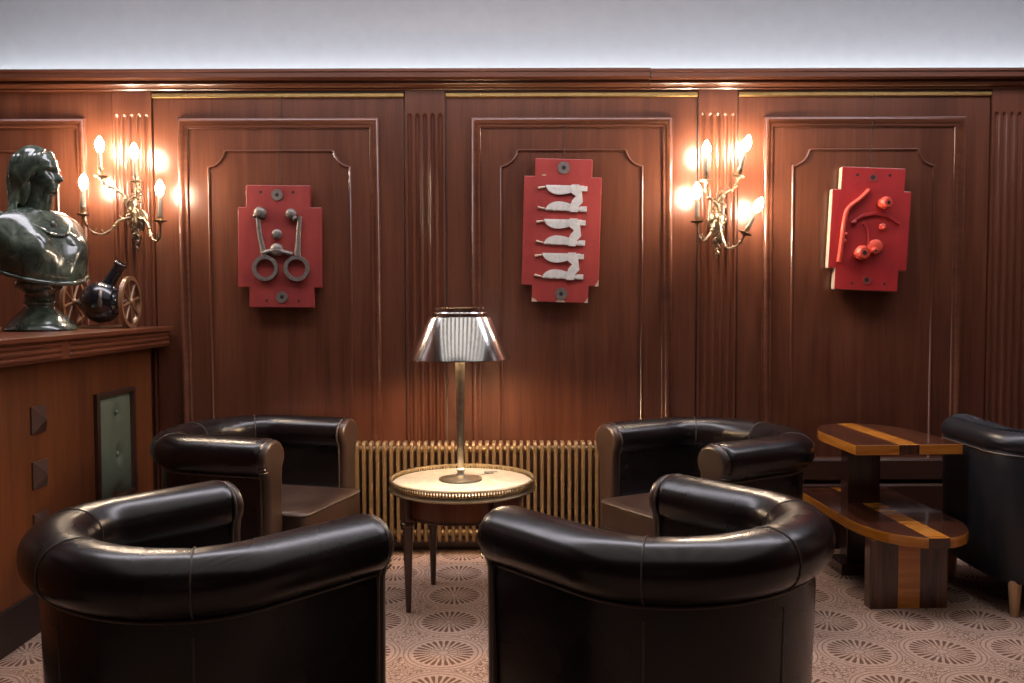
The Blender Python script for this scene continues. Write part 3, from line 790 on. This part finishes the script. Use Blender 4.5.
def c_path(ns=14, na=30, ex=2.08):
    y0 = YBK - RC; P = []
    for k in range(ns): P.append(Vector((-A_, YF + (y0 - YF) * k / ns, 0)))
    for k in range(2 * na + 1):
        th = PI - PI * k / (2 * na); c, s_ = math.cos(th), math.sin(th)
        P.append(Vector((A_ * abs(c) ** (2 / ex) * (1 if c > 0 else -1), y0 + RC * abs(s_) ** (2 / ex), 0)))
    for k in range(1, ns + 1): P.append(Vector((A_, y0 + (YF - y0) * k / ns, 0)))
    # even spacing
    L = [0]
    for i in range(1, len(P)): L.append(L[-1] + (P[i] - P[i - 1]).length)
    Q = []; N = 72; j = 0
    for i in range(N + 1):
        d = L[-1] * i / N
        while j < len(L) - 2 and L[j + 1] < d: j += 1
        u = (d - L[j]) / max(1e-9, L[j + 1] - L[j]); Q.append(P[j].lerp(P[j + 1], min(1, u)))
    out = []
    for i, p in enumerate(Q):
        tg = (Q[min(i + 1, N)] - Q[max(i - 1, 0)]).normalized(); out.append((p, Vector((-tg.y, tg.x, 0)), tg))
    sj = min(range(N // 2), key=lambda i: abs(Q[i].y - .150) + (0 if Q[i].x < 0 else 9))
    return out, [sj, N // 2, N - sj]
def club_chair(label, loc, rz):
    t = thing('club_armchair', label, 'armchair', loc, rz, 'dark leather club armchairs')
    path, seams = c_path()
    n = len(path)
    # roll along arms and back
    ZR = .638
    def ring(p, nv, k, grow=0., zs=1.):
        out = []
        for j in range(28):
            a = 2 * PI * j / 28
            co, si = math.cos(a), math.sin(a)
            ox = .086 * (abs(co) ** .9) * (1 if co > 0 else -1); oz = .074 * (abs(si) ** .9) * (1 if si > 0 else -1)
            ox *= 1.0 if co > 0 else .93
            out.append(p + nv * (.010 + ox * k + grow * co) + Vector((0, 0, ZR + (oz * k + grow * si))))
        return out
    rings = []
    for i, (p, nv, tg) in enumerate(path):
        k = 1.0
        for s in seams:
            d = abs(i - s)
            if d == 0: k = .972
            elif d == 1: k = .993
        if i == 0 or i == n - 1:
            sgn = -1 if i == 0 else 1
            caps = [(p + tg * sgn * .014 * math.sin(b), .72 + .28 * math.cos(b)) for b in (0, .35, .8, 1.25, 1.57)]
            cr = [ring(c, nv, kk) for c, kk in caps]
            if i == 0: rings += cr[::-1]
            else: rings += cr
        else: rings.append(ring(p, nv, k))
    MB().loft(rings).build('armrest_roll', LEA, t, angle=180)
    # body: upholstered shell under the roll
    sec = [(.036, .045), (.040, .06), (.044, .30), (.050, .52), (.045, .61), (-.045, .61), (-.058, .50), (-.062, .30), (-.062, .045)]
    MB().loft([[p + nv * o + Vector((0, 0, z)) for o, z in sec] for p, nv, tg in path]).build('body', LEA, t, angle=50)
    # front faces of the arms: rounded top and straight strip below
    for s in (-1, 1):
        ol = [(-.060, .047), (.044, .047), (.048, .555)] if s > 0 else [(-.044, .047), (.060, .047), (.060, .555)]
        for k in range(13):
            a = math.radians(-38 + (256) * k / 12); ol.append((.082 * math.cos(a), .638 + .070 * math.sin(a)))
        ol.append((-.060 if s > 0 else -.048, .555))
        q = Matrix.Translation((s * (A_ + .006), YF + .004, 0)) @ RX
        f = MB().prism(ol, 0, .040, q).build('arm_front', LEAB, t, angle=80, bevel=.017, bseg=4)
        MB().tube([q @ Vector((x * 1.0, z, .006)) for x, z in ol[1:-1]] + [q @ Vector((ol[-1][0], .555, .006)), q @ Vector((ol[0][0], .047, .006))], .0042, 6).build('arm_front_piping', SEAM, f)
        if True:
            m = MB()
            for k in range(7):
                z = .585 + k * .013
                m.tube([q @ Vector((s * .076, z, .014)), q @ Vector((s * .066, z + .002, .033)), q @ Vector((s * .048, z + .003, .0385))], [.0024, .0028, .001], 6)
            m.build('arm_gathers', LEAB, f)
    # seams across the roll and down the body
    m = MB()
    for sI in seams:
        p, nv, tg = path[sI]
        m.tube(ring(p, nv, .972, .0012), .0022, 6, closed=True)
        m.tube([p + nv * .037 + Vector((0, 0, .05)), p + nv * .0445 + Vector((0, 0, .3)), p + nv * .0495 + Vector((0, 0, .53))], .0028, 6)
    for o_ in (.050,):
        m.tube([p + nv * o_ + Vector((0, 0, .565)) for p, nv, tg in path], .0045, 6)
    m.build('piping', SEAM, t)
    # seat cushion with crowned top, and the base below
    N = 16; w = A_ - .062; rows = []
    x0, x1, y0, y1 = -w, w, YF - .125, .20
    def sup(u): return (1 - abs(2 * u - 1) ** 6)
    rings = []
    for zz, ins in ((.285, .012), (.292, .002), (.31, 0), (.375, 0), (.393, .003), (.402, .016), (.408, .045)):
        r_ = []
        c = .045
        for cx_, cy_, a0 in ((x1 - c, y1 - c, 0), (x0 + c, y1 - c, 90), (x0 + c, y0 + c, 180), (x1 - c, y0 + c, 270)):
            for k in range(6):
                a = math.radians(a0 + 90 * k / 5); r_.append(Vector((cx_ + (c - ins) * math.cos(a), cy_ + (c - ins) * math.sin(a), zz)))
        rings.append(r_)
    top = [Vector((v.x * .5, (v.y - .0) * .5 - .04, .418)) for v in rings[-1]]
    rings.append(top)
    se = MB().loft(rings).build('seat', LEAB, t, angle=50)
    def rim(zz, ins):
        r_ = []
        c = .045
        for cx_, cy_, a0 in ((x1 - c, y1 - c, 0), (x0 + c, y1 - c, 90), (x0 + c, y0 + c, 180), (x1 - c, y0 + c, 270)):
            for k in range(6):
                a = math.radians(a0 + 90 * k / 5); r_.append((cx_ + (c - ins) * math.cos(a), cy_ + (c - ins) * math.sin(a), zz))
        return r_
    MB().tube(rim(.394, .001), .0045, 6, closed=True).build('seat_piping', SEAM, se)
    MB().box(-w, w, YF + .03, .20, .06, .284).build('base', LEA, t, smooth=False, bevel=.01)
    for sx in (-1, 1):
        for yy in (YF + .05, YBK - .05):
            MB().lathe([(0, 0), (.020, 0), (.027, .046), (0, .046)], 14, Matrix.Translation((sx * (A_ - (.0 if yy < 0 else .1)), yy, 0))).build('foot', BLACKW, t)
    return t
def heading(fx, fy): return math.atan2(fx, -fy)
c0 = club_chair('dark leather club armchair seen from behind at the bust end, nearest the counter', (-.816, 2.245, 0), heading(.648, .761))
dup(c0, (.428, 2.328, 0), heading(-.637, .77), 'dark leather club armchair with its back to the viewer, in front of the two-tier table')
dup(c0, (-1.150, 3.905, 0), heading(.96, -.28), 'dark leather club armchair against the wall under the plaque with iron rings')
dup(c0, (.855, 3.80, 0), heading(-.857, -.51), 'dark leather club armchair against the wall between radiator and two-tier table')

# ------------------------------------------------------------------ black tub chair on pale legs
t = thing('tub_chair', 'black leather tub chair on pale tapered wooden legs', 'armchair', (2.285, 3.755, 0), heading(1, 0))
path, seams = u_path(.30, -.33, .335, .15, nb=12)
n = len(path)
def drop(p):
    u = max(0., .285 - p.y); return -.33 * u * u / (u + .06)
sec = [(.030, .135), (.040, .16), (.048, .45), (.050, .64), (.040, .675), (-.055, .675), (-.075, .55), (-.08, .36), (-.06, .135)]
MB().loft([[p + nv * o + Vector((0, 0, z + (drop(p) if z > .6 else 0))) for o, z in sec] for p, nv, tg in path]).build('shell', LEABK, t, angle=50)
rings = []
for i, (p, nv, tg) in enumerate(path):
    k = 1
    if i in (0, n - 1): k = .6
    rings.append([p + nv * (-.008 + .066 * k * math.cos(2 * PI * j / 20)) + Vector((0, 0, drop(p) + .682 + .050 * k * math.sin(2 * PI * j / 20))) for j in range(20)])
MB().loft(rings).build('top_roll', LEABK, t, angle=180)
MB().tube([p + nv * .052 + Vector((0, 0, .642 + drop(p))) for p, nv, tg in path], .0035, 6).build('piping', SEAM, t)
m = MB()
for i in range(2, n - 2):
    p, nv, tg = path[i]
    if not (seams[2] - 8 <= i <= seams[3] + 2 or seams[0] - 2 <= i <= seams[1] + 8): continue
    m.tube(catmull([p + nv * .012 + Vector((0, 0, .731 + drop(p))), p - nv * .040 + Vector((0, 0, .726 + drop(p))), p - nv * .076 + Vector((0, 0, .69 + drop(p))), p - nv * .088 + Vector((0, 0, .6)), p - nv * .092 + Vector((0, 0, .42))], 5), [.004, .006, .008, .009, .010, .011, .011, .012, .012, .012, .012, .012, .012, .012, .012, .012, .012, .012, .012, .012, .010], 8)
m.build('pleats', LEABK, t)
MB().box(-.235, .235, -.37, .26, .28, .42).build('seat', LEABK, t, bevel=.03, bseg=4)
MB().box(-.25, .25, -.32, .28, .135, .28).build('base', LEABK, t, smooth=False, bevel=.01)
for sx in (-1, 1):
    for yy in (-.27, .305):
        q = Matrix.Translation((sx * .255, yy, 0))
        MB().loft([[q @ Vector((r * math.cos(2 * PI * k / 16), r * math.sin(2 * PI * k / 16), z)) for k in range(16)] for r, z in ((.014, 0), (.016, .004), (.026, .145))]).build('leg', PALE, t, angle=50)

# ------------------------------------------------------------------ two-tier side table
def stripe_mat(name, A, Bm, half):
    """two veneers in one board: a straight band of the second down the middle"""
    n = NT(name)
    tc = n.N.new('ShaderNodeTexCoord'); sp = n.N.new('ShaderNodeSeparateXYZ'); n.link(tc.outputs['Object'], sp.inputs[0])
    f = n.math('LESS_THAN', n.math('ABSOLUTE', sp.outputs[0]), half)
    def grain(dark, light, sc):
        g = n.noise(n.coord(sc), 1, 6, .6, .5); return n.ramp(g, [(.34, dark), (.66, light)])
    c = n.mix(f, grain(*A), grain(*Bm))
    n.set(col=c, rough=.22, coat=.6, coatr=.1); return n.mat
DKV = ((.026, .008, .005), (.115, .038, .019)); ORV = ((.40, .125, .012), (.68, .265, .04))
gY = (40, 2.0, 40); gX = (2.0, 26, 26); gZ = (40, 40, 2)
TOPM = stripe_mat('veneer_top', (*DKV, gY), (*ORV, gX), .043)
EDGM = stripe_mat('veneer_edge', (*ORV, (3, 3, 40)), (*DKV, gZ), .043)
UPRM = stripe_mat('veneer_upright', (*DKV, gZ), (*ORV, (2, 2, 30)), .045)
t = thing('side_table', 'two-tier art deco side table in dark and orange striped veneer', 'side table', (1.640, 3.90, 0), math.radians(2.5))
def d_shape(w, y_straight, y_round, R=None):
    """straight edge at y_straight, fully rounded end at y_round"""
    sg = 1 if y_round > y_straight else -1
    ln = abs(y_round - y_straight); h = w / 2; e = min(ln * .62, .34)
    pts = [(-h, y_straight), (h, y_straight)]
    for k in range(25):
        a = PI * k / 24
        pts.append((h * math.cos(a), y_round - sg * e + sg * e * math.sin(a) ** .9))
    return pts
def slab(name, ol, z0, z1):
    return MB().prism(ol, z0, z1, None, 0, 1).build(name, [TOPM, EDGM], t, smooth=False, bevel=.003)
slab('upper_top', d_shape(.455, -.19, .46), .605, .648)
slab('lower_top', d_shape(.455, .50, -.45), .282, .325)
MB().box(-.160, .160, -.31, -.255, 0, .282).build('front_pedestal', UPRM, t, smooth=False, bevel=.003, loc=(-.052, 0, 0))
MB().box(-.105, .045, .17, .25, 0, .605).build('rear_pedestal', MACZ, t, smooth=False, bevel=.003)
MB().box(-.145, .08, .13, .29, 0, .055).build('pedestal_foot', MACZ, t, smooth=False, bevel=.004)

# ------------------------------------------------------------------ round marble table
TX, TY = -.207, 3.705
t = thing('round_table', 'round marble-topped table with pierced brass gallery and tapered legs', 'table', (TX, TY, 0), math.radians(-11))
TZ = .503; R = .296
MB().lathe([(0, TZ - .02), (R - .008, TZ - .02), (R - .006, TZ - .002), (R - .009, TZ), (0, TZ)], 72).build('marble_top', MARB, t, angle=40)
m = MB()
m.lathe([(R - .005, TZ - .030), (R + .006, TZ - .030), (R + .008, TZ - .024), (R + .004, TZ - .018), (R + .003, TZ - .008), (R - .005, TZ - .008), (R - .005, TZ - .03)], 72, cap=False)
m.lathe([(R - .003, TZ + .010), (R + .004, TZ + .010), (R + .006, TZ + .014), (R + .003, TZ + .018), (R - .003, TZ + .018), (R - .003, TZ + .010)], 72, cap=False)
for k in range(150):
    a = 2 * PI * k / 150
    q = Matrix.Rotation(a, 4, 'Z')
    m.box(R - .0015, R + .0035, -.0036, .0036, TZ - .010, TZ + .012, M=q)
m.build('gallery', plain('dull_brass', (.40, .32, .20), .38, 1, .15), t, angle=35)
MB().lathe([(0, TZ - .125), (R - .055, TZ - .125), (R - .047, TZ - .121), (R - .045, TZ - .03), (0, TZ - .03)], 64).build('apron', TBL, t, angle=40)
m = MB()
m.lathe([(R - .046, TZ - .128), (R - .040, TZ - .126), (R - .040, TZ - .119), (R - .046, TZ - .117), (R - .046, TZ - .128)], 64, cap=False)
m.build('apron_beading', LEGD, t, angle=40)
for k in range(4):
    a = math.radians(45 + 90 * k); q = Matrix.Translation((.255 * math.cos(a), .255 * math.sin(a), 0)) @ Matrix.Rotation(a, 4, 'Z')
    m = MB().lathe([(0, 0), (.010, 0), (.012, .03), (.020, .33), (.021, .348), (.026, .352), (.026, .362), (.021, .366), (.024, .372), (0, .372)], 16, q)
    m.box(-.024, .024, -.024, .024, .372, TZ - .031, M=q)
    m.build('leg', LEGD, t, angle=40)

# ------------------------------------------------------------------ table lamp
t = thing('table_lamp', 'tall table lamp with polished chrome cone shade on the marble table', 'lamp', (-.216, 3.725, TZ))
MB().lathe([(0, 0), (.088, 0), (.090, .003), (.088, .008), (.070, .012), (.030, .016), (.018, .022), (.013, .034), (.0175, .040), (.018, .046), (.012, .052), (0, .052)], 48).build('base', NICKEL, t, angle=40)
MB().lathe([(0, .05), (.0115, .05), (.0155, .11), (.0185, .36), (.0205, .55), (.0215, .60), (.016, .61), (0, .61)], 28).build('stem', NICKEL, t, angle=50)
m = MB().lathe([(.212, .506), (.2115, .510), (.128, .678), (.1265, .678), (.2095, .5065), (.212, .506)], 96, cap=False)
sh = m.build('shade', [CHROME], t, angle=40)
MB().lathe([(.2085, .5068), (.1255, .677)], 64, cap=False).build('shade_lining', WHITE, sh, angle=180)
m = MB().lathe([(.112, .679), (.112, .717), (.1105, .717), (.1105, .679), (.112, .679)], 64, cap=False)
m.lathe([(.1275, .677), (.108, .682), (.108, .679), (.1265, .6755), (.1275, .677)], 64, cap=False)
m.lathe([(.1125, .694), (.1145, .697), (.1125, .700)], 64, cap=False)
m.build('top_collar', CHROME, t, angle=40)
m = MB()
for k in range(3):
    a = 2 * PI * k / 3
    m.tube([(.012 * math.cos(a), .012 * math.sin(a), .60), (.120 * math.cos(a), .120 * math.sin(a), .672)], .0028, 6)
m.build('shade_spider', NICKEL, t)
LB = emit('lamp_bulb', (1.0, .65, .35), 620.0)
for s in (-1, 1):
    MB().ball((s * .055, 0, .575), (.026, .026, .032), 18, 12).build('bulb', LB, t)
    MB().tube([(s * .018, 0, .560), (s * .040, 0, .566)], .009, 10).build('socket', NICKEL, t)
m = MB().tube(catmull([(.055, .07, .004), (.09, .10, .004), (.115, .13, .006), (.135, .125, .010), (.15, .15, .006)], 6), .0022, 6)
m.build('cord', plain('clear_grey_cord', (.32, .30, .28), .4), t)
MB().box(.095, .135, .115, .137, .002, .016).build('switch', plain('grey_switch', (.3, .29, .28), .4), t, bevel=.004, smooth=False)

# floor cable near the two-tier table
o = MB().tube(catmull([(1.24, 4.40, .006), (1.28, 4.30, .006), (1.335, 4.27, .006), (1.36, 4.33, .006), (1.385, 4.29, .006), (1.39, 4.42, .006)], 8), .005, 8).build('power_cable', BLACKW)
tag(o, 'thin dark power cable on the carpet beside the two-tier table', 'cable')

# ------------------------------------------------------------------ world, camera, view
w = bpy.data.worlds.new('room'); SC.world = w; w.use_nodes = True
w.node_tree.nodes['Background'].inputs[0].default_value = (.9, .9, 1, 1); w.node_tree.nodes['Background'].inputs[1].default_value = .0
cam = bpy.data.cameras.new('camera'); co = bpy.data.objects.new('camera', cam); COL.objects.link(co)
cam.sensor_width = 36; cam.sensor_fit = 'HORIZONTAL'; cam.lens = 36 * 900 / 1024; cam.clip_start = .05
co.location = (0, 0, 1.25)
co.rotation_euler = (Matrix.Rotation(PI / 2 - math.atan(41 / 900), 3, 'X') @ Matrix.Rotation(math.radians(-.15), 3, 'Z')).to_euler()
SC.camera = co
vs = SC.view_settings
vs.view_transform = 'Standard'; vs.look = 'None'; vs.exposure = 0; vs.gamma = 1; vs.use_curve_mapping = False
SC.cycles.use_denoising = True
SC.cycles.max_bounces = 8
